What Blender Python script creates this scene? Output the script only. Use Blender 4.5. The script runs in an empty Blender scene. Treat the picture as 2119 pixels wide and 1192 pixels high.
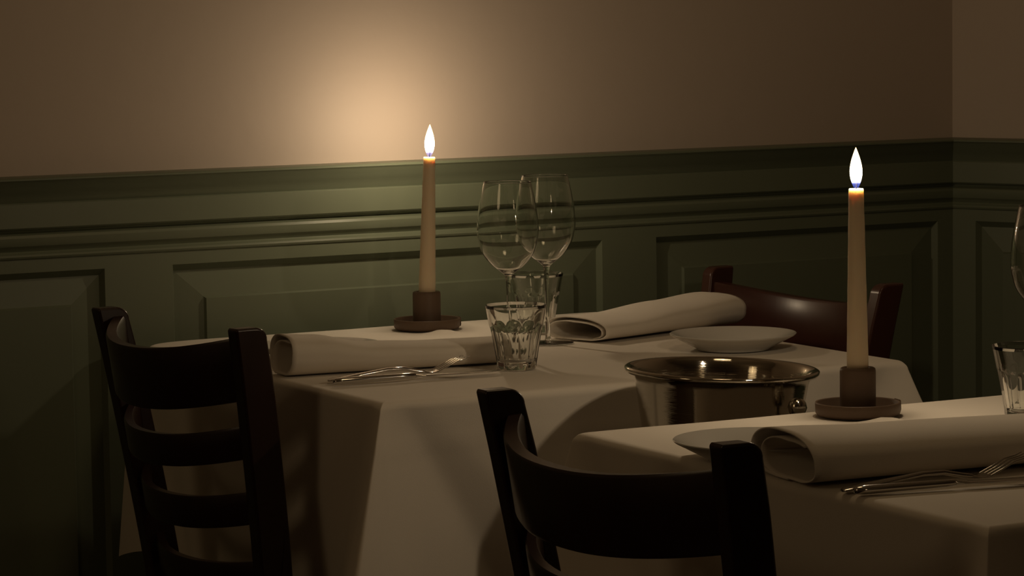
import bpy, bmesh, math, random
from mathutils import Vector, Matrix
random.seed(7)
sc = bpy.context.scene
C = sc.collection
PI = math.pi
# ------------------------------------------------------------------ camera
F = 6500.0; TH = math.radians(28.4); RHO = .015; PT = math.atan(596/6500)
cr = Vector((math.cos(TH), -math.sin(TH), 0)); cd = Vector((math.sin(TH), math.cos(TH), 0)); cz = Vector((0, 0, 1))
cf = cd*math.cos(PT) - cz*math.sin(PT); cu = cr.cross(cf)
CR = cr*math.cos(RHO) - cu*math.sin(RHO); CU = cu*math.cos(RHO) + cr*math.sin(RHO)
cam = bpy.data.cameras.new('camera'); cam_o = bpy.data.objects.new('camera', cam); C.objects.link(cam_o)
M = Matrix.Identity(4)
for i in range(3):
    M[i][0] = CR[i]; M[i][1] = CU[i]; M[i][2] = -cf[i]
M.translation = (0, 0, 1.26)
cam_o.matrix_world = M
cam.sensor_width = 36; cam.lens = 36*F/2119; cam.clip_start = .05; cam.clip_end = 50
sc.camera = cam_o
# ------------------------------------------------------------------ world, exposure
w = bpy.data.worlds.new('world'); sc.world = w; w.use_nodes = True
w.node_tree.nodes['Background'].inputs[0].default_value = (1, .75, .5, 1)
w.node_tree.nodes['Background'].inputs[1].default_value = .01
sc.view_settings.view_transform = 'Standard'; sc.view_settings.look = 'None'
sc.view_settings.gamma = 1; sc.view_settings.use_curve_mapping = False
sc.view_settings.exposure = 0
try:
    sc.cycles.use_denoising = True
    sc.cycles.max_bounces = 12; sc.cycles.transmission_bounces = 12; sc.cycles.transparent_max_bounces = 16
    sc.cycles.sample_clamp_indirect = 4
except Exception:
    pass
FLAME_W = 1.5          # watts of each candle's lamp
FLAME_COL = (1, .77, .50)
FILL_COL = (1, .70, .37)
FILL_LAMPS = [(-.7, 2.7, 2.15, 6.0), (2.0, .3, 2.15, 1.9), (2.1, 3.25, 2.25, 3.4)]   # added unseen lamps for dim ambient light, watts

# ------------------------------------------------------------------ materials
def mat(name, col, rough=.6, metal=0, spec=.5, coat=0, sss=0, ior=1.45):
    m = bpy.data.materials.new(name); m.use_nodes = True
    b = m.node_tree.nodes['Principled BSDF']
    b.inputs['Base Color'].default_value = (*col, 1)
    b.inputs['Roughness'].default_value = rough
    b.inputs['Metallic'].default_value = metal
    b.inputs['Specular IOR Level'].default_value = spec
    b.inputs['Coat Weight'].default_value = coat; b.inputs['Coat Roughness'].default_value = .25
    b.inputs['IOR'].default_value = ior
    return m
def nodes(m): return m.node_tree.nodes, m.node_tree.links, m.node_tree.nodes['Principled BSDF']
def add_noise(m, c1, c2, scale, bump=0, bscale=None, dist=.001, stretch=(1, 1, 1), detail=4):
    n, l, b = nodes(m)
    tc = n.new('ShaderNodeTexCoord'); mp = n.new('ShaderNodeMapping'); mp.inputs['Scale'].default_value = stretch
    l.new(tc.outputs['Object'], mp.inputs[0])
    t = n.new('ShaderNodeTexNoise'); t.inputs['Scale'].default_value = scale; t.inputs['Detail'].default_value = detail
    l.new(mp.outputs[0], t.inputs['Vector'])
    mx = n.new('ShaderNodeMix'); mx.data_type = 'RGBA'
    mx.inputs[6].default_value = (*c1, 1); mx.inputs[7].default_value = (*c2, 1)
    l.new(t.outputs[0], mx.inputs[0]); l.new(mx.outputs[2], b.inputs['Base Color'])
    if bump:
        t2 = n.new('ShaderNodeTexNoise'); t2.inputs['Scale'].default_value = bscale or scale; t2.inputs['Detail'].default_value = 3
        l.new(mp.outputs[0], t2.inputs['Vector'])
        bp = n.new('ShaderNodeBump'); bp.inputs['Strength'].default_value = bump; bp.inputs['Distance'].default_value = dist
        l.new(t2.outputs[0], bp.inputs['Height']); l.new(bp.outputs[0], b.inputs['Normal'])
    return m

m_plaster = add_noise(mat('cream_wall_paint', (.54, .455, .39), .55, spec=.3), (.53, .445, .38), (.565, .475, .41), 2.2, .25, 26, .003)
m_green = add_noise(mat('green_panel_paint', (.17, .195, .135), .40, spec=.45), (.16, .185, .128), (.18, .205, .142), 6, .2, 14, .0015)
m_cloth = mat('white_table_linen', (.66, .60, .52), .85, spec=.2)
def weave(m, c1, c2, sc_=900):
    n, l, b = nodes(m)
    tc = n.new('ShaderNodeTexCoord')
    t = n.new('ShaderNodeTexNoise'); t.inputs['Scale'].default_value = 9; t.inputs['Detail'].default_value = 3
    l.new(tc.outputs['Object'], t.inputs['Vector'])
    mx = n.new('ShaderNodeMix'); mx.data_type = 'RGBA'; mx.inputs[6].default_value = (*c1, 1); mx.inputs[7].default_value = (*c2, 1)
    l.new(t.outputs[0], mx.inputs[0]); l.new(mx.outputs[2], b.inputs['Base Color'])
    t2 = n.new('ShaderNodeTexNoise'); t2.inputs['Scale'].default_value = sc_; l.new(tc.outputs['Object'], t2.inputs['Vector'])
    bp = n.new('ShaderNodeBump'); bp.inputs['Strength'].default_value = .25; bp.inputs['Distance'].default_value = .0005
    l.new(t2.outputs[0], bp.inputs['Height']); l.new(bp.outputs[0], b.inputs['Normal'])
    b.inputs['Sheen Weight'].default_value = .15
    return m
weave(m_cloth, (.76, .70, .62), (.80, .74, .66))
m_napkin = weave(mat('white_napkin_linen', (.7, .64, .56), .85, spec=.2), (.80, .74, .66), (.84, .78, .70))
m_wood = add_noise(mat('dark_stained_wood', (.02, .009, .006), .3, spec=.5, coat=.15), (.016, .007, .005), (.034, .013, .008), 22, .15, 60, .0008, (1, 1, .12))
m_redwood = add_noise(mat('red_brown_stained_wood', (.05, .018, .012), .3, spec=.5, coat=.15), (.045, .015, .010), (.075, .026, .017), 22, .15, 60, .0008, (1, 1, .12))
m_clay = add_noise(mat('brown_metal_glaze', (.15, .10, .07), .5, spec=.45), (.13, .085, .058), (.17, .115, .08), 40, .2, 90, .0008)
m_wax = mat('ivory_wax', (.78, .66, .48), .45, spec=.4)
b = nodes(m_wax)[2]
b.inputs['Subsurface Weight'].default_value = .6; b.inputs['Subsurface Radius'].default_value = (1, .80, .58); b.inputs['Subsurface Scale'].default_value = .011
m_wick = mat('charred_wick', (.01, .008, .007), .9)
m_china = mat('white_china', (.66, .64, .60), .12, spec=.5)
m_steel = add_noise(mat('polished_steel', (.62, .58, .50), .13, 1), (.60, .56, .48), (.66, .62, .54), 8)
m_cut = add_noise(mat('cutlery_steel', (.66, .64, .61), .12, 1), (.60, .58, .55), (.65, .63, .60), 30)
n, l, b = nodes(m_steel)
tg = n.new('ShaderNodeTangent'); tg.direction_type = 'RADIAL'; tg.axis = 'Z'; l.new(tg.outputs[0], b.inputs['Tangent'])
b.inputs['Anisotropic'].default_value = .85; b.inputs['Anisotropic Rotation'].default_value = .25
mp_ = n.new('ShaderNodeMapping'); mp_.inputs['Scale'].default_value = (1, 1, 700)
tc_ = n.new('ShaderNodeTexCoord'); nz_ = n.new('ShaderNodeTexNoise'); nz_.inputs['Scale'].default_value = 2; bp_ = n.new('ShaderNodeBump')
bp_.inputs['Strength'].default_value = .5; bp_.inputs['Distance'].default_value = .00025
l.new(tc_.outputs['Object'], mp_.inputs[0]); l.new(mp_.outputs[0], nz_.inputs['Vector']); l.new(nz_.outputs[0], bp_.inputs['Height']); l.new(bp_.outputs[0], b.inputs['Normal'])
b.inputs['Roughness'].default_value = .07
m_iron = mat('black_iron', (.02, .018, .016), .45, .6)
m_floor = add_noise(mat('dark_floor_boards', (.06, .035, .02), .4), (.05, .028, .016), (.08, .045, .025), 6, .2, 30, .001, (1, 8, 1))
m_ceil = mat('ceiling_paint', (.34, .29, .23), .8)
m_glass = bpy.data.materials.new('clear_glass'); m_glass.use_nodes = True
n, l, b = nodes(m_glass)
b.inputs['Base Color'].default_value = (.97, .98, .96, 1); b.inputs['Roughness'].default_value = 0
b.inputs['Transmission Weight'].default_value = 1; b.inputs['IOR'].default_value = 1.5
def flame_mat():
    m = bpy.data.materials.new('candle_flame'); m.use_nodes = True
    n, l = m.node_tree.nodes, m.node_tree.links; n.clear()
    out = n.new('ShaderNodeOutputMaterial'); add = n.new('ShaderNodeAddShader'); tr = n.new('ShaderNodeBsdfTransparent'); em = n.new('ShaderNodeEmission')
    tc = n.new('ShaderNodeTexCoord'); sp = n.new('ShaderNodeSeparateXYZ'); l.new(tc.outputs['Object'], sp.inputs[0])
    mr = n.new('ShaderNodeMapRange'); mr.inputs[1].default_value = 0; mr.inputs[2].default_value = .05; l.new(sp.outputs[2], mr.inputs[0])
    cramp = n.new('ShaderNodeValToRGB'); e = cramp.color_ramp.elements
    e[0].position = 0; e[0].color = (.05, .12, .9, 1); e[1].position = 1; e[1].color = (1, .62, .25, 1)
    a = e.new(.12); a.color = (.25, .3, 1, 1); a = e.new(.24); a.color = (1, .85, .6, 1)
    l.new(mr.outputs[0], cramp.inputs[0])
    cs = n.new('ShaderNodeValToRGB'); s = cs.color_ramp.elements
    s[0].position = 0; s[0].color = (.03,)*3 + (1,); s[1].position = 1; s[1].color = (.5,)*3 + (1,)
    a = s.new(.12); a.color = (.05,)*3 + (1,); a = s.new(.26); a.color = (.9,)*3 + (1,)
    l.new(mr.outputs[0], cs.inputs[0])
    mu = n.new('ShaderNodeMath'); mu.operation = 'MULTIPLY'; mu.inputs[1].default_value = 6
    l.new(cs.outputs[0], mu.inputs[0]); l.new(mu.outputs[0], em.inputs[1]); l.new(cramp.outputs[0], em.inputs[0])
    l.new(tr.outputs[0], add.inputs[0]); l.new(em.outputs[0], add.inputs[1]); l.new(add.outputs[0], out.inputs[0])
    return m
m_flame = flame_mat()
m_fill_bulb = bpy.data.materials.new('fill_bulb_glow'); m_fill_bulb.use_nodes = True
n, l, b = nodes(m_fill_bulb); b.inputs['Emission Color'].default_value = (*FILL_COL, 1); b.inputs['Emission Strength'].default_value = 12  # glow for the bulbs of the added unseen lamps

# ------------------------------------------------------------------ helpers
def obj(name, verts, faces, m, parent=None, smooth=True, loc=None):
    me = bpy.data.meshes.new(name); me.from_pydata([tuple(v) for v in verts], [], faces); me.validate(); me.update()
    o = bpy.data.objects.new(name, me); C.objects.link(o)
    if m: me.materials.append(m)
    if smooth:
        me.polygons.foreach_set('use_smooth', [True]*len(me.polygons))
    if parent: o.parent = parent
    if loc: o.location = loc
    return o
def auto(o, ang=35):
    """sharp edges above an angle"""
    bm = bmesh.new(); bm.from_mesh(o.data); bmesh.ops.recalc_face_normals(bm, faces=bm.faces)
    for e in bm.edges:
        e.smooth = not (len(e.link_faces) == 2 and e.calc_face_angle(0) > math.radians(ang))
    bm.to_mesh(o.data); bm.free(); return o
def bev(o, wdt=.004, seg=2):
    md = o.modifiers.new('bevel', 'BEVEL'); md.width = wdt; md.segments = seg; md.limit_method = 'ANGLE'; md.angle_limit = math.radians(40)
    return o
def empty(name, loc=(0, 0, 0), rz=0):
    o = bpy.data.objects.new(name, None); C.objects.link(o); o.location = loc; o.rotation_euler = (0, 0, rz); o.empty_display_size = .05
    return o
def tag(o, label=None, cat=None, group=None, kind=None):
    if label: o['label'] = label
    if cat: o['category'] = cat
    if group: o['group'] = group
    if kind: o['kind'] = kind
    return o
def box(name, x0, x1, y0, y1, z0, z1, m, parent=None, bv=0):
    v = [(x, y, z) for z in (z0, z1) for y in (y0, y1) for x in (x0, x1)]
    f = [(0, 2, 3, 1), (4, 5, 7, 6), (0, 1, 5, 4), (2, 6, 7, 3), (0, 4, 6, 2), (1, 3, 7, 5)]
    o = obj(name, v, f, m, parent, smooth=False)
    if bv: bev(o, bv)
    return o
def lathe(name, prof, m, parent=None, seg=64, loc=None, rfun=None, close=False):
    """prof: (r,z) list; a radius of 0 becomes a pole"""
    v = []; f = []; rings = []
    for i, (r_, z_) in enumerate(prof):
        if r_ < 1e-6:
            rings.append([len(v)]); v.append((0, 0, z_))
        else:
            s = len(v)
            for k in range(seg):
                a = 2*PI*k/seg; rr = rfun(i, r_, z_, a) if rfun else r_
                v.append((rr*math.cos(a), rr*math.sin(a), z_))
            rings.append(list(range(s, s+seg)))
    for A, B in zip(rings, rings[1:]):
        for k in range(seg):
            k2 = (k+1) % seg
            if len(A) == 1 and len(B) == 1: continue
            if len(A) == 1: f.append((A[0], B[k2], B[k]))
            elif len(B) == 1: f.append((A[k], A[k2], B[0]))
            else: f.append((A[k], A[k2], B[k2], B[k]))
    o = obj(name, v, f, m, parent, loc=loc)
    return o
def cr_spline(pts, n=8):
    """Catmull-Rom through 2-D or 3-D points"""
    out = []
    P = [Vector(p) for p in pts]
    for i in range(len(P)-1):
        p0 = P[max(i-1, 0)]; p1 = P[i]; p2 = P[i+1]; p3 = P[min(i+2, len(P)-1)]
        for k in range(n):
            t = k/n
            out.append(.5*((2*p1) + (p2-p0)*t + (2*p0-5*p1+4*p2-p3)*t*t + (3*p1-p0-3*p2+p3)*t**3))
    out.append(P[-1]); return out
def sweep(name, st, m, parent=None, seg=12, up=Vector((0, 0, 1)), power=1.0):
    """st: (point, half width, half thickness[, roll]) stations -> oval tube with closed ends"""
    v = []; f = []
    n_ = len(st)
    for i, s in enumerate(st):
        p = Vector(s[0]); a = Vector(st[min(i+1, n_-1)][0]) - Vector(st[max(i-1, 0)][0]); a.normalize()
        side = up.cross(a)
        if side.length < 1e-4: side = Vector((0, 1, 0))
        side.normalize(); nn = a.cross(side)
        for k in range(seg):
            t = 2*PI*k/seg; c, s_ = math.cos(t), math.sin(t)
            if power != 1: c = math.copysign(abs(c)**power, c); s_ = math.copysign(abs(s_)**power, s_)
            v.append(p + side*c*s[1] + nn*s_*s[2])
    for i in range(n_-1):
        for k in range(seg):
            k2 = (k+1) % seg
            f.append((i*seg+k, i*seg+k2, (i+1)*seg+k2, (i+1)*seg+k))
    f.append(tuple(reversed(range(seg)))); f.append(tuple(range((n_-1)*seg, n_*seg)))
    o = obj(name, v, f, m, parent); auto(o, 60)
    return o
def copy_tree(o, parent=None):
    c = o.copy(); C.objects.link(c)
    if parent: c.parent = parent
    for ch in [x for x in bpy.data.objects if x.parent == o]:
        copy_tree(ch, c)
    return c

# ------------------------------------------------------------------ setting
YW = 4.521; XC = 3.336; ZR = 1.006
def struct(o): o['kind'] = 'structure'; return o
XL, XR, YB, ZC = -2.4, 4.6, -2.6, 2.7
struct(box('floor', XL-.1, XR+.1, YB-.1, YW+.1, -.1, 0, m_floor))
struct(box('ceiling', XL-.1, XR+.1, YB-.1, YW+.1, ZC, ZC+.1, m_ceil))
wall_back = struct(box('wall_back', XL, XC+.05, YW, YW+.1, ZR-.01, ZC, m_plaster))
struct(box('wall_left', XL-.1, XL, YB, YW, 0, ZC, m_plaster))
struct(box('wall_rear', XL, XR, YB-.1, YB, 0, ZC, m_plaster))
# the right wall leaves the corner at an obtuse angle
RD = Vector((.363, -.932, 0)); RD.normalize(); RN = Vector((-RD.y, RD.x, 0)) * -1   # room side normal
if RN.x > 0: RN = -RN
RL = 3.4
def frame_matrix(origin, ax, nrm):
    """local x along the wall, local y out of the room, local z up"""
    Mx = Matrix.Identity(4)
    for i in range(3):
        Mx[i][0] = ax[i]; Mx[i][1] = -nrm[i]; Mx[i][2] = (0, 0, 1)[i]
    Mx.translation = origin
    return Mx
MB_ = frame_matrix((0, YW, 0), Vector((1, 0, 0)), Vector((0, -1, 0)))
MR_ = frame_matrix((XC, YW, 0), RD, RN)
wall_right = struct(box('wall_right', 0, RL, 0, .1, ZR-.01, ZC, m_plaster)); wall_right.matrix_world = MR_
struct(box('wall_rear_right', 4.57, XR+.02, YB, 1.4, 0, ZC, m_plaster))

def profile_run(name, prof, x0, x1, m, parent, Mx, miter0=0, miter1=0):
    """prof: (offset into the room, z); extruded along local x; ends mitred"""
    v = []; f = []
    k = len(prof)
    for (xx, mt) in ((x0, miter0), (x1, miter1)):
        for (o_, z_) in prof: v.append((xx + mt*o_, -o_, z_))
    for i in range(k-1): f.append((i, i+1, k+i+1, k+i))
    f.append(tuple(range(k))); f.append(tuple(reversed(range(k, 2*k))))
    o = obj(name, v, f, m, parent); auto(o, 25); o.matrix_world = Mx
    return o
cap = [(-.03, 1.0062), (.020, 1.0062), (.030, 1.0056), (.0350, 1.0046), (.0368, 1.0028), (.0368, 1.0010), (.0350, .9994), (.032, .9975),
       (.0265, .9890), (.0190, .9815), (.0120, .9730), (.0075, .9655), (.0075, .9615), (-.03, .9615)]
frieze = [(-.03, .9650), (.0115, .9650), (.0130, .9635), (.0130, .928), (.0105, .9255), (.004, .9235), (.001, .9195), (-.03, .9195)]
bead = [(-.03, .9195), (.003, .9195), (.0095, .9165), (.0115, .9125), (.0110, .905), (.009, .900), (.004, .8955), (.0015, .8915), (.003, .8895),
        (.0075, .8870), (.0085, .8840), (.0070, .8810), (.0045, .8795), (-.03, .8795)]
mt_b = math.tan((math.acos(max(-1, min(1, RD.x)))) / 2)      # mitre at the obtuse corner
trim1 = struct(profile_run('trim_1', cap, XL, XC, m_green, None, MB_, 0, -mt_b))
profile_run('frieze_board', frieze, XL, XC, m_green, None, MB_, 0, -mt_b)
profile_run('bead_moulding', bead, XL, XC, m_green, None, MB_, 0, -mt_b)
trim2 = struct(profile_run('trim_2', cap, 0, RL, m_green, None, MR_, mt_b, 0))
for nm, pr, x0, x1, Mx, a, c_, par in (('frieze_board', frieze, 0, RL, MR_, mt_b, 0, trim2), ('bead_moulding', bead, 0, RL, MR_, mt_b, 0, trim2)):
    o = profile_run(nm, pr, x0, x1, m_green, None, Mx, a, c_); o.parent = par; o.matrix_parent_inverse = par.matrix_world.inverted()
for o in list(C.objects):
    if o.name in ('frieze_board', 'bead_moulding'):
        o.parent = trim1; o.matrix_parent_inverse = trim1.matrix_world.inverted()
# panelled dado: frame of stiles and rails with openings, one raised panel in each
FO = .0045; ZT, ZB = .8595, .17; RB = .010      # frame face, opening top/bottom, bevel width
def dado(name, spans, x0, x1, Mx, mit0, mit1):
    root = struct(box(name, x0, x1, .012, .10, 0, ZR-.01, m_green)); root.matrix_world = Mx
    def kid(o, nm=None):
        o.matrix_world = Mx; o.parent = root; o.matrix_parent_inverse = root.matrix_world.inverted(); return o
    kid(box('rail', x0, x1, -FO, .012, ZT, .8797, m_green)); kid(box('rail', x0, x1, -FO, .012, .12, ZB, m_green))
    edges = [x0] + [e for s in spans for e in s] + [x1]
    for i in range(0, len(edges), 2):
        a, c_ = edges[i], edges[i+1]
        v = [(a, -FO, ZB), (c_, -FO, ZB), (c_, -FO, ZT), (a, -FO, ZT), (a, .012, ZB), (c_, .012, ZB), (c_, .012, ZT), (a, .012, ZT)]
        kid(obj('stile', v, [(0, 1, 2, 3), (0, 4, 5, 1), (1, 5, 6, 2), (2, 6, 7, 3), (3, 7, 4, 0)], m_green, smooth=False))
    for (a, c_) in spans:
        # ovolo lip, flat ground that slopes forward, raised field with a small step
        lv = [(0, 0, -FO), (.0055, .0105, .0075), (.053, .053, .0015), (.0555, .0555, -.0035)]
        v = []; f = []
        for (ix, iz, yy) in lv:
            v += [(a+ix, yy, ZB+iz), (c_-ix, yy, ZB+iz), (c_-ix, yy, ZT-iz), (a+ix, yy, ZT-iz)]
        for r_ in range(len(lv)-1):
            for k in range(4):
                k2 = (k+1) % 4; f.append((r_*4+k, r_*4+k2, r_*4+4+k2, r_*4+4+k))
        q = (len(lv)-1)*4; f.append((q, q+1, q+2, q+3))
        o = obj('panel', v, f, m_green, smooth=False)
        kid(o)
    # skirting board
    bb = kid(box('skirting_board', x0, x1, -.02, .012, 0, .12, m_green, bv=.004))
    return root
dado('trim_3', [(-1.75, -.98), (-.87, -.10), (.01, .79), (.90, 1.733), (1.845, 2.614), (2.719, 3.300)], XL, XC, MB_, 0, 0)
dado('trim_4', [(.050, .70), (.80, 1.60), (1.70, 2.5)], 0, RL, MR_, 0, 0)

# ------------------------------------------------------------------ added out-of-frame lamps for fill light
for i, (x, y, z, pw) in enumerate(FILL_LAMPS):
    t = empty('added_fill_lamp', (x, y, z))  # invented fixture, out of view, carries the ambient fill
    tag(t, ['added unseen fill lamp over the left side of the room', 'added unseen fill lamp high to the right of the viewer', 'added unseen fill lamp above the gap between the two tables'][i], 'lamp')
    lathe('fill_lamp_shade', [(.03, .16), (.05, .15), (.10, .10), (.14, .03), (.15, 0), (.145, 0), (.135, .03), (.095, .095), (.045, .145), (.03, .155)], m_iron, t, 40)
    lathe('fill_bulb', [(0, -.035), (.02, -.03), (.03, -.01), (.03, .01), (.02, .04), (.013, .06), (0, .065)], m_fill_bulb, t, 24)
    sweep('fill_lamp_cord', [((0, 0, .15), .004, .004), ((0, 0, ZC-z), .004, .004)], m_iron, t, 8, up=Vector((1, 0, 0)))
    L = bpy.data.lights.new('fill_light', 'POINT'); L.energy = pw; L.color = FILL_COL; L.shadow_soft_size = (.32, .14, .14)[i]
    lo = bpy.data.objects.new('fill_light', L); C.objects.link(lo); lo.parent = t; lo.location = (0, 0, -.17)

# ------------------------------------------------------------------ tables and cloths
def table(x0, x1, y0, y1, label):
    t = empty('dining_table', ((x0+x1)/2, (y0+y1)/2, 0)); tag(t, label, 'table', 'square dining tables under white cloths')
    hx, hy = (x1-x0)/2-.025, (y1-y0)/2-.025
    box('tabletop', -hx, hx, -hy, hy, .715, .7455, m_wood, t, .006)
    for sx in (-1, 1):
        for sy in (-1, 1):
            cx, cy = sx*(hx-.055), sy*(hy-.055)
            box('leg', cx-.022, cx+.022, cy-.022, cy+.022, 0, .715, m_wood, t, .003)
    for sy in (-1, 1): box('apron', -hx+.08, hx-.08, sy*(hy-.055)-.01, sy*(hy-.055)+.01, .64, .715, m_wood, t)
    for sx in (-1, 1): box('apron', sx*(hx-.055)-.01, sx*(hx-.055)+.01, -hy+.08, hy-.08, .64, .715, m_wood, t)
    return t
def cloth(x0, x1, y0, y1, drop, corners, bumps, label, seed, creases=()):
    """corners: protrusion factor for (-,-), (+,-), (+,+), (-,+)"""
    cx, cy = (x0+x1)/2, (y0+y1)/2; a, b_ = (x1-x0)/2, (y1-y0)/2; rc = .010
    rnd = random.Random(seed); ph = [rnd.uniform(0, 6.28) for _ in range(8)]
    cs = [(-a, -b_), (a, -b_), (a, b_), (-a, b_)]
    # perimeter: list of (point, normal, distance to nearest corner, corner index)
    per = []
    for i in range(4):
        p, q = Vector(cs[i]), Vector(cs[(i+1) % 4]); L = (q-p).length; d = (q-p)/L; nr = Vector((d.y, -d.x))
        ts = []
        e = 0.0; st = .0016
        while e < L/2: ts.append(e); e += st; st = min(st*1.10, .011)
        ts = ts + [L - t for t in reversed(ts)]
        for t in ts:
            near = i if t < L/2 else (i+1) % 4; dist = min(t, L-t)
            per.append((p + d*t, nr, dist, near, t/L, i))
    zt = .7500
    v = []; rings = []
    def top_z(x, y):
        z = .0004*math.sin(9*x+ph[0])*math.sin(7*y+ph[1]) + .0004*math.sin(21*x+11*y+ph[2])
        for (bx, by, s1, s2, h_, ang) in bumps:
            dx, dy = x+cx-bx, y+cy-by; c_, s_ = math.cos(ang), math.sin(ang)
            u_, w_ = dx*c_+dy*s_, -dx*s_+dy*c_
            z += h_*math.exp(-(u_/s1)**2-(w_/s2)**2)
        return z
    NT = 44
    for r_ in range(1, NT+1):
        k = r_/NT; ring = []
        for (p, nr, di, ci, tl, si) in per:
            q = Vector((p.x*(a-rc)/a*k, p.y*(b_-rc)/b_*k))
            if ci == 3 and seed == 3: q = q - Vector((-1, 1)).normalized()*.030*max(0, 1-di/.09)**2*k**8
            ring.append(len(v)); v.append((q.x, q.y, zt+top_z(q.x, q.y)))
        rings.append(ring)
    v.append((0, 0, zt)); cen = len(v)-1
    hs = []
    for k in range(1, 6):
        hs.append(('arc', k/5*PI/2))
    h = .012
    while h < drop: hs.append(('d', h)); h += .011
    hs.append(('d', drop))
    for kind, val in hs:
        ring = []
        for (p, nr, di, ci, tl, si) in per:
            inner = Vector((p.x*(a-rc)/a, p.y*(b_-rc)/b_))
            if kind == 'arc':
                q = inner + (p-inner)*math.sin(val); z = zt - rc*(1-math.cos(val)); h_ = z-zt; hh = -h_
            else: q = p.copy(); hh = val; z = zt-val-.09*val*max(0, 1-di/.16)**2
            e = math.sqrt(di*di + (.004+.035*hh)**2)
            wd = .030+.62*hh
            kk = max(0, 1-e/wd); kk = kk**1.25
            c_ = cs[ci]; dg = Vector((math.copysign(1, c_[0]), math.copysign(1, c_[1]))).normalized()
            if ci == 3 and seed == 3: q = q - dg*.030*max(0, 1-di/.09)**2*max(.1, 1-hh/.12)
            amp = corners[ci]*max(0, hh-.004)
            q = q + dg*amp*kk
            # the cloth beside the fold falls slightly inward, then ripples
            side = max(0, 1-abs(di-wd*.95)/(wd*.6+.01))
            q = q - nr*side*hh*.10*(1 if corners[ci] > .3 else .3)
            rip = .020*hh*math.sin(15*tl+ph[si])*math.sin(PI*tl) + .012*hh*math.sin(31*tl+ph[si+4])*math.sin(PI*tl)
            q = q + nr*(.018*hh + rip)
            for (zc, side_i) in creases:
                if si == side_i: q = q + nr*.0016*math.exp(-((zt-hh-zc)/.004)**2)
            lim = YW-.012-cy
            if q.y > lim: q.y = lim
            ring.append(len(v)); v.append((q.x, q.y, z))
        rings.append(ring)
    n_ = len(per); f = [(cen, rings[0][k], rings[0][(k+1) % n_]) for k in range(n_)]
    for A, B in zip(rings, rings[1:]):
        for k in range(n_):
            k2 = (k+1) % n_; f.append((A[k], B[k], B[k2], A[k2]))
    o = obj('tablecloth', v, f, m_cloth, loc=(cx, cy, 0))
    tag(o, label, 'tablecloth', 'white tablecloths')
    return o
T1 = (1.743, 2.560, 3.580, 4.440); T2 = (1.812, 2.640, 2.400, 3.203)
table(*T1, 'square table by the panelled wall, hidden under its white cloth')
table(*T2, 'square table nearest the viewer, hidden under its white cloth')
H1 = (2.200, 4.349); H2 = (2.168, 3.131)
rg = [(.018, -.058, .030, .012, .0052, -.5)]
def ridge(hx, hy): return [(hx-.006, hy-.067, .024, .010, .0072, -TH), (hx-.085, hy-.01, .035, .012, .0022, -TH)]
cloth(*T1, .300, (.60, .52, .12, .10), ridge(*H1), 'white cloth on the table by the panelled wall, steel bucket in front of it', 3, [(.697, 0)])
cloth(*T2, .300, (.36, .5, .5, .4), ridge(*H2), 'white cloth on the nearer table, the closest chair pulled up to it', 5)

# ------------------------------------------------------------------ candles and holders
def holder(x, y, label, rz=0):
    t = empty('candle_holder', (x, y, .7515), rz); tag(t, label, 'candle holder', 'brown candle holders')
    lathe('dish', [(0, 0), (.046, 0), (.0495, .001), (.0515, .004), (.052, .0155), (.0515, .0165), (.0495, .0165), (.0488, .0155), (.0480, .005), (.046, .0035), (0, .003)], m_clay, t, 72)
    lathe('cup', [(.0245, .003), (.0225, .006), (.0218, .012), (.0218, .054), (.0212, .0575), (.0195, .0585), (.0150, .0585), (.0140, .057), (.0138, .030), (0, .030)], m_clay, t, 56)
    # rolled end of the dish wall where the strip overlaps
    s_ = lathe('dish_overlap', [(.0526, .003), (.0534, .006), (.0532, .0160), (.0526, .0172), (.0518, .0172)], m_clay, t, 72)
    bm = bmesh.new(); bm.from_mesh(s_.data)
    bmesh.ops.delete(bm, geom=[q for q in bm.faces if not (-.62 < math.atan2(q.calc_center_median().y, q.calc_center_median().x) < -.30)], context='FACES')
    bm.to_mesh(s_.data); bm.free(); md = s_.modifiers.new('solid', 'SOLIDIFY'); md.thickness = .0012; md.offset = -1
    return t
def candle(x, y, zb, length, lean, label, fh, fw, flean=0, power=1):
    t = empty('candle', (x, y, zb)); t.rotation_euler = lean; tag(t, label, 'candle', 'lit taper candles')
    r0, r1 = .0136, .0090
    pr = [(0, 0), (r0*.95, .0)]
    for k in range(1, 25):
        q = k/24; pr.append((r0+(r1-r0)*q**1.15 + .00012*math.sin(k*1.7), length*q*.992+.0005))
    pr += [(r1-.0007, length*.999), (r1-.0018, length-.0006), (r1*.55, length-.0028), (.002, length-.0036), (0, length-.0036)]
    lathe('wax', pr, m_wax, t, 40)
    sweep('wick', [((0, 0, length-.004), .0009, .0009), ((.0003, 0, length+.003), .0009, .0009), ((.0012, 0, length+.008), .0008, .0008), ((.0022, 0, length+.0105), .0004, .0004)], m_wick, t, 8, up=Vector((0, 1, 0)))
    fp = [(0, 0), (.34, .03), (.58, .10), (.80, .20), (.96, .32), (1.0, .42), (.93, .54), (.74, .68), (.50, .80), (.27, .90), (.10, .97), (0, 1)]
    sp = cr_spline([(a*fw, b_*fh) for a, b_ in fp], 4)
    fl = lathe('flame', [(max(p[0], 0) if 0 < i < len(sp)-1 else 0, p[1]) for i, p in enumerate(sp)], m_flame, t, 28, loc=(0, 0, length-.0005))
    for q in fl.data.vertices:
        k = q.co.z/fh; q.co.x += flean*k*k
    for q in (.72, .98):
        L = bpy.data.lights.new('flame_light', 'POINT'); L.energy = FLAME_W*power/2; L.color = FLAME_COL; L.shadow_soft_size = .006
        lo = bpy.data.objects.new('flame_light', L); C.objects.link(lo); lo.parent = t; lo.location = (0, 0, length+fh*q)
    return t
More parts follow.
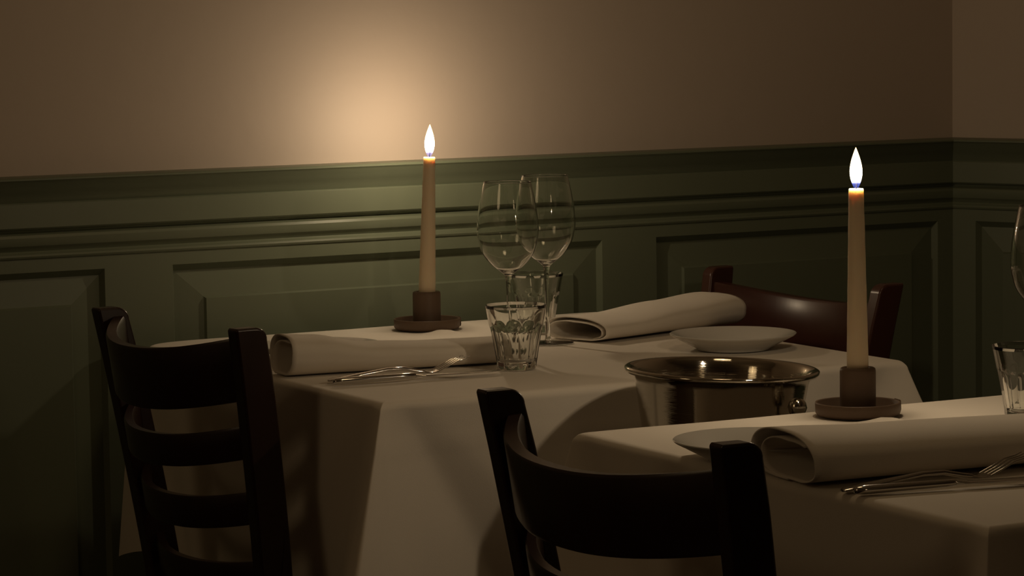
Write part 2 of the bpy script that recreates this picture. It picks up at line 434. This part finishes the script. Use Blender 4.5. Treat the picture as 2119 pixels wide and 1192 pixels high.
holder(*H1, 'brown round candle holder on the table by the wall', .2)
holder(*H2, 'brown round candle holder on the nearer table, right of the steel bucket', .2)
candle(H1[0], H1[1], .7815, .238, (0, .038, 0), 'lit cream taper candle glowing close to the wall', .051, .0078, power=.93)
candle(H2[0], H2[1], .7815, .246, (0, -.004, 0), 'lit cream taper candle on the nearer table, before the green corner', .050, .0076, power=1.2)

# ------------------------------------------------------------------ chairs
def chair(cx, cy, rz, H, W, label, m, dz=0):
    t = empty('dining_chair', (cx, cy, 0), rz); tag(t, label, 'chair', 'dark wooden ladder-back chairs')
    def xb(z):      # back edge of the post
        if z < .45: return -.035*(1-z/.45)**1.5
        q = (z-.45)/(H-.45); return -.056*q**1.15
    def yo(z): return W/2 - .10*(H-max(z, .45))          # outer face half distance
    th = .0245
    def dep(z): return .040 + .008*math.sin(min(1, z/H)*PI*.7)
    for s in (-1, 1):
        out = []
        zs = [H*k/26 for k in range(25)]
        back = [(xb(z), z) for z in zs] + [(xb(H)-.0005, H-.002), (xb(H)+.002, H)]
        d = dep(H)+.001; rr = .017
        arc = [(xb(H)+d-rr+rr*math.sin(a), H-rr*.85*(1-math.cos(a)) - .0015*a) for a in [PI/2*k/8 for k in range(0, 9)]]
        frt = [(xb(z)+dep(z), z) for z in reversed(zs) if z < H-rr-.01]
        out = back + arc + frt
        v = []; f = []; n_ = len(out)
        for sd in (0, 1):
            for (x_, z_) in out: v.append((x_, s*(yo(z_) - sd*th), z_))
        for k in range(n_):
            k2 = (k+1) % n_; f.append((k, k2, n_+k2, n_+k))
        f.append(tuple(range(n_))); f.append(tuple(reversed(range(n_, 2*n_))))
        o = obj('back_post', v, f, m, t); auto(o, 40); bev(o, .0055, 3)
        md = o.modifiers.new('wn', 'WEIGHTED_NORMAL'); md.keep_sharp = True
    def slat(name, z0, z1, bulge, thk, off):
        n_ = 28; v = []; f = []
        levels = [z0, z0+.004, (z0+z1)/2, z1-.004, z1]
        ins = [.0025, 0, 0, 0, .0025]
        K = len(levels)*2
        for k in range(n_+1):
            u_ = -1+2*k/n_; yy = u_*(yo((z0+z1)/2)-th*.6)
            for side in (0, 1):
                idx = range(len(levels)) if side == 0 else reversed(range(len(levels)))
                for li in idx:
                    z = levels[li]; bb_ = bulge*(1-abs(u_)**2.2); x_ = xb(z)+off-bb_
                    x_ += (-thk/2+ins[li]) if side == 0 else (thk/2-ins[li])
                    v.append((x_, yy, z-.30*bb_))
        for k in range(n_):
            for j in range(K):
                j2 = (j+1) % K; f.append((k*K+j, k*K+j2, (k+1)*K+j2, (k+1)*K+j))
        f.append(tuple(reversed(range(K)))); f.append(tuple(range(n_*K, n_*K+K)))
        o = obj(name, v, f, m, t); auto(o, 50)
        return o
    slat('top_rail', H-.105+dz, H-.022+dz, .078, .020, .034)
    slat('slat', H-.184+dz, H-.140+dz, .074, .016, .032)
    slat('slat', H-.270+dz*.6, H-.226+dz*.6, .058, .016, .030)
    slat('slat', H-.358, H-.316, .042, .016, .028)
    # seat, front legs, aprons, stretchers
    sw = yo(.45); v = []; f = []
    outl = []
    for (x_, y_) in cr_spline([(-.005, -sw+.026), (.10, -sw-.005), (.28, -sw-.022), (.385, -sw-.015), (.41, -sw+.03), (.418, 0)], 6): outl.append((x_, y_))
    outl += [(x_, -y_) for x_, y_ in reversed(outl[:-1])]
    n_ = len(outl)
    for zz, sc_ in ((.418, .97), (.423, 1), (.436, 1), (.443, .975), (.439, .6)):
        for (x_, y_) in outl: v.append((.2+(x_-.2)*sc_, y_*sc_, zz))
    v.append((.2, 0, .437))
    for r_ in range(4):
        for k in range(n_):
            k2 = (k+1) % n_; f.append((r_*n_+k, r_*n_+k2, (r_+1)*n_+k2, (r_+1)*n_+k))
    for k in range(n_): f.append((4*n_+k, 4*n_+(k+1) % n_, 5*n_))
    f.append(tuple(reversed(range(n_))))
    auto(obj('seat', v, f, m, t), 50)
    for s in (-1, 1):
        yy = s*(sw-.012)
        sweep('front_leg', [((.375, yy, .419), .017, .017), ((.38, yy, .2), .015, .015), ((.385, yy, 0), .012, .012)], m, t, 12, up=Vector((1, 0, 0)), power=.6)
        box('stretcher', .02, .37, yy-.008, yy+.008, .20, .225, m, t, .003)
        box('apron', .02, .365, yy-.009, yy+.009, .370, .419, m, t, .002)
    box('stretcher', .17, .19, -sw+.012, sw-.012, .205, .222, m, t, .003)
    box('apron', .355, .373, -sw+.02, sw-.02, .370, .419, m, t, .002)
    return t
def place_chair(near, far, H, label, m, flip=False, dz=0):
    """near/far: back outer corners of the posts' tops (world xy)"""
    n_, f_ = Vector(near), Vector(far); W = (f_-n_).length
    mid = (n_+f_)/2; d = (f_-n_).normalized(); fwd = Vector((d.y, -d.x))
    if flip: fwd = -fwd
    org = mid + fwd*.056
    return chair(org.x, org.y, math.atan2(fwd.y, fwd.x), H, W, label, m, dz)
place_chair((1.604, 3.715), (1.556, 4.114), .842, 'dark wooden ladder-back chair at the far table, left, its slats against the cloth', m_wood, dz=.011)
place_chair((1.546, 2.454), (1.557, 2.966), .845, 'dark wooden chair nearest the viewer, curved top rail before the steel bucket', m_wood, dz=-.003)
place_chair((2.738, 3.831), (2.700, 4.272), .830, 'reddish wooden chair against the green corner, behind the far table', m_redwood, flip=True)

# ------------------------------------------------------------------ glasses
def wine_glass(x, y, label, z0=.7506, tilt=(0, 0, 0)):
    t = empty('wine_glass', (x, y, z0)); t.rotation_euler = tilt; tag(t, label, 'wine glass', 'clear wine glasses')
    outer = cr_spline([(.0052, .113), (.0062, .1165), (.012, .1215), (.026, .1330), (.0375, .1490), (.0432, .1690), (.0443, .1850), (.0420, .2100), (.0375, .2340), (.0340, .2500)], 7)
    top = (.0337, .2506)
    inner = cr_spline([(.0330, .2500), (.0366, .2340), (.0411, .2100), (.0434, .1850), (.0423, .1690), (.0366, .1497), (.0252, .1345), (.012, .1240), (0, .1215)], 7)
    lathe('bowl', [tuple(p) for p in outer] + [top] + [(max(p[0], 0), p[1]) for p in inner], m_glass, t, 72)
    st = cr_spline([(.0050, .0050), (.0038, .010), (.0032, .022), (.0030, .050), (.0031, .090), (.0040, .107), (.0052, .113)], 6)
    lathe('stem', [tuple(p) for p in st], m_glass, t, 32)
    ft = [(0, .0008), (.030, .0006), (.0365, .0000), (.0378, .0006), (.0380, .0014), (.0370, .0020), (.028, .0027), (.016, .0036), (.008, .0046), (.0050, .0050)]
    lathe('foot', ft, m_glass, t, 64)
    return t
def tumbler(x, y, label, rz=0):
    t = empty('tumbler', (x, y, .7508), rz); tag(t, label, 'tumbler', 'faceted glass tumblers')
    H_, N = .090, 9
    def rr(z):   # round envelope
        return .0272 + .0158*(z/H_)**1.15
    def ap(z): return (.0262 + .0150*(z/H_)**1.35 - (.0012 if z > .062 else 0)*0)
    def rf(i, r_, z_, a):
        if i >= NO: return r_
        if z_ < .004: return r_
        k = (a % (2*PI/N)) - PI/N
        lim = ap(z_)*1.0/math.cos(k)
        up = max(0, (z_-.052)/.014)
        lim += up*up*.0035
        return min(r_, lim)
    zs = [.004+.086*k/44 for k in range(45)]
    outer = [(0, .0012), (.018, .001), (.0235, 0), (.0258, .0012)] + [(rr(z), z) for z in zs[:-1]] + [(rr(.0895), .0893), (rr(.09)-.0005, .0900)]
    NO = len(outer)
    inner = [(rr(.09)-.0016, .0900), (rr(.088)-.0022, .0885)] + [(rr(z)-.0032-.001*(1-z/H_), z) for z in [.086-.070*k/16 for k in range(17)]] + [(.0215, .0125), (.016, .0108), (.008, .0102), (0, .010)]
    o = lathe('glass_body', outer+inner, m_glass, t, 144, rfun=rf); auto(o, 18)
    return t
wine_glass(2.133, 3.955, 'left of the two wine glasses, standing behind the front tumbler')
wine_glass(2.256, 4.062, 'right and taller standing of the two overlapping wine glasses', tilt=(0, -.008, 0))
wine_glass(2.392, 3.050, 'wine glass cut off by the right edge of the picture')
tumbler(2.060, 3.800, 'faceted tumbler in front of the two wine glasses', .12)
tumbler(2.322, 4.218, 'faceted tumbler seen behind the wine glass stems', .3)
tumbler(2.313, 2.985, 'faceted tumbler at the right edge on the nearer table', .22)

# ------------------------------------------------------------------ napkins
def napkin(p0, p1, prof, label, turns=1.7, seed=1, shrink=.36, start=-.35):
    """prof: (u, width, height) along the roll"""
    a, b_ = Vector((*p0, 0)), Vector((*p1, 0)); ax = (b_-a); L = ax.length; ax.normalize()
    t_o = empty('rolled_napkin', (*p0, .7515), math.atan2(ax.y, ax.x)); tag(t_o, label, 'napkin', 'rolled white napkins')
    rnd = random.Random(seed); ph = [rnd.uniform(0, 6.28) for _ in range(6)]
    NU, NS = 46, 150
    v = []; f = []
    us = [p[0] for p in prof]
    def lerp(u, j):
        for q in range(len(prof)-1):
            if u <= prof[q+1][0]:
                k = (u-prof[q][0])/(prof[q+1][0]-prof[q][0]); k = k*k*(3-2*k); return prof[q][j]*(1-k)+prof[q+1][j]*k
        return prof[-1][j]
    for i in range(NU+1):
        u_ = i/NU; wd, ht = lerp(u_, 1)/2, lerp(u_, 2)/2
        for k in range(NS+1):
            s = k/NS; ang = start*PI + turns*2*PI*(1-s)*-1
            rad = (1-shrink*s) * (1 + .03*math.sin(3*ang+ph[0]+2*u_))
            c_, s_ = math.cos(ang), math.sin(ang)
            # rounder on top, flat underneath
            yy = wd*rad*math.copysign(abs(c_)**.85, c_); zz = ht*rad*math.copysign(abs(s_)**(.9 if s_ > 0 else .6), s_)
            zz += ht*.0 - ht*.30*s*(1-.5*abs(c_))
            zz = max(zz + ht, .0012+.0013*s*turns)
            x_ = u_*L + (.003*math.sin(ang+ph[1])+.006*s*math.sin(ang*.5+ph[2])) * (1 if u_ < .5 else -1) * (abs(2*u_-1)**6)
            v.append((x_, yy, zz))
    for i in range(NU):
        for k in range(NS):
            q = i*(NS+1)+k; f.append((q, q+1, q+NS+2, q+NS+1))
    o = obj('folded_linen', v, f, m_napkin, t_o)
    md = o.modifiers.new('solid', 'SOLIDIFY'); md.thickness = .0018; md.offset = 0
    return t_o
napkin((1.762, 3.925), (2.085, 3.900), [(0, .098, .060), (.13, .096, .057), (.40, .100, .041), (.7, .105, .037), (1, .105, .036)],
       'rolled napkin on the far table beside the left chair, open end facing left', 1.6, 2, .24, .7)
napkin((2.305, 4.062), (2.612, 4.138), [(0, .140, .037), (.2, .135, .037), (.6, .125, .048), (.9, .12, .055), (1, .115, .052)],
       'rolled napkin on the far table behind the side plate', 1.9, 5, .34, 1.3)
napkin((1.810, 2.748), (2.200, 2.712), [(0, .168, .058), (.3, .150, .054), (1, .14, .050)],
       'rolled napkin on the nearer table beside the closest chair', 1.6, 9, .30, .7)

# ------------------------------------------------------------------ plates
def plate(x, y, label, r_=.092):
    t = empty('side_plate', (x, y, .7512)); tag(t, label, 'plate', 'white side plates')
    k = r_/.092
    pr = [(0, .002), (.048*k, .002), (.050*k, 0), (.053*k, 0), (.0545*k, .002), (.060*k, .005), (.074*k, .0120), (.0895*k, .0200), (.0915*k, .0215), (.0920*k, .0227), (.0912*k, .0235),
          (.0895*k, .0231), (.074*k, .0160), (.062*k, .0110), (.055*k, .0072), (.048*k, .0060), (0, .0056)]
    sp = pr
    auto(lathe('dish', sp, m_china, t, 96), 50)
    return t
plate(2.437, 3.835, 'white side plate on the far table above the steel bucket')
plate(1.868, 2.894, 'white side plate half hidden by the nearest chair and its napkin')
plate(1.880, 4.062, 'white side plate mostly hidden behind the left rolled napkin', .090)

# ------------------------------------------------------------------ cutlery
def knife(p0, p1, label):
    a, b_ = Vector(p0), Vector(p1); d = b_-a; L = d.length
    t = empty('table_knife', (*p0, .7512), math.atan2(d.y, d.x)); tag(t, label, 'knife', 'table knives')
    hl = L*.47
    sweep('handle', [((0, 0, .0052), .0035, .0028), ((.003, 0, .0054), .0060, .0042), ((.012, 0, .0056), .0072, .0048), ((hl*.4, 0, .0058), .0062, .0046), ((hl*.8, 0, .0060), .0052, .0042), ((hl*.96, 0, .0062), .0050, .0040), ((hl, 0, .0062), .0030, .0034)], m_cut, t, 14)
    sweep('blade', [((hl, 0, .0062), .0034, .0034), ((hl+.006, 0, .0062), .0050, .0022), ((hl+.015, 0, .0060), .0085, .0013), ((L*.7, 0, .0056), .0098, .0010), ((L*.88, .001, .0052), .0100, .0009), ((L*.96, .003, .0050), .0070, .0008), ((L, .006, .0050), .0016, .0006)], m_cut, t, 12)
    return t
def fork(p0, p1, label, zt=.024):
    a, b_ = Vector(p0), Vector(p1); d = b_-a; L = d.length
    t = empty('table_fork', (*p0, .7512), math.atan2(d.y, d.x)); tag(t, label, 'fork', 'table forks')
    k = L/.20
    sweep('handle', [((0, 0, .0026), .0040, .0014), ((.004*k, 0, .0030), .0080, .0022), ((.020*k, 0, .0050), .0095, .0024), ((.055*k, 0, .0090), .0070, .0024), ((.085*k, 0, .0122), .0046, .0026), ((.108*k, 0, .0118), .0034, .0028), ((.128*k, 0, .0070), .0034, .0028), ((.138*k, 0, .0055), .0050, .0022)], m_cut, t, 14)
    sweep('head', [((.136*k, 0, .0058), .0042, .0022), ((.143*k, 0, .0042), .0095, .0013), ((.150*k, 0, .0046), .0118, .0011), ((.156*k, 0, .0066), .0122, .0011)], m_cut, t, 14)
    for j in range(4):
        yy = (-.0105+.007*j)
        sweep('tine', [((.153*k, yy, .0056), .0021, .0011), ((.166*k, yy, .0115), .0017, .0010), ((.180*k, yy, .0185), .0015, .0010), ((.193*k, yy, zt-.003), .0012, .0009), ((.200*k, yy, zt), .0005, .0005)], m_cut, t, 8)
    return t
knife((1.768, 3.775), (2.020, 3.757), 'table knife with long handle lying before the left rolled napkin')
fork((1.776, 3.808), (1.982, 3.800), 'table fork on the far table, tines raised beside the left napkin')
knife((1.812, 2.624), (2.052, 2.584), 'table knife on the nearer table beside the closest napkin')
fork((1.812, 2.646), (2.040, 2.634), 'table fork on the nearer table, tines raised at the right edge')

# ------------------------------------------------------------------ steel bucket on its floor stand
BX, BY, BZ = 2.142, 3.398, .782
t = empty('wine_bucket', (BX, BY, BZ)); tag(t, 'polished steel wine bucket with round knob, standing between the two tables', 'bucket')
t.rotation_mode = 'QUATERNION'; t.rotation_quaternion = Matrix.Rotation(.036, 4, cd).to_quaternion()
out = [(0, -.205), (.070, -.205), (.078, -.200), (.0815, -.190), (.104, -.060), (.1115, -.014), (.1150, -.0050), (.1190, -.0032), (.1235, -.0032), (.1258, .0), (.1252, .0030), (.1225, .0044), (.1185, .0036), (.1150, .0005), (.1118, -.006), (.1098, -.016), (.1022, -.060), (.0800, -.186), (.076, -.197), (0, -.200)]
lathe('bucket_body', out, m_steel, t, 128)
for s, a in ((1, math.radians(-74)), (-1, math.radians(-74)+PI)):
    d = Vector((math.cos(a), math.sin(a), 0)); base = d*.103
    o = lathe('knob', [(0, -.0125), (.006, -.0112), (.0105, -.0068), (.0125, 0), (.0105, .0068), (.006, .0112), (0, .0125)], m_steel, t, 32)
    o.location = d*.128 + Vector((0, 0, -.034))
    sweep('knob_bracket', [(d*.100 + Vector((0, 0, -.062)), .0150, .0022), (d*.109 + Vector((0, 0, -.058)), .0095, .0026), (d*.119+Vector((0, 0, -.050)), .0052, .0034), (d*.126+Vector((0, 0, -.043)), .0045, .0040)], m_steel, t, 12)
t = empty('bucket_stand', (BX, BY, 0)); tag(t, 'black floor stand carrying the steel bucket', 'stand')
lathe('ring', [(.0925, .628), (.0985, .628), (.0985, .640), (.0940, .640), (.0925, .628)], m_iron, t, 64)
for k in range(3):
    a = k*2*PI/3+.3; d = Vector((math.cos(a), math.sin(a), 0))
    sweep('leg', [(d*.0955+Vector((0, 0, .634)), .005, .005), (d*.085+Vector((0, 0, .35)), .005, .005), (d*.105+Vector((0, 0, .15)), .005, .005), (d*.125+Vector((0, 0, .005)), .005, .005)], m_iron, t, 10, up=Vector((0, 0, 1)))
lathe('lower_ring', [(.084, .30), (.089, .30), (.089, .308), (.084, .308), (.084, .30)], m_iron, t, 64)
lathe('support_plate', [(0, .566), (.078, .566), (.080, .568), (.080, .572), (0, .572)], m_iron, t, 48)
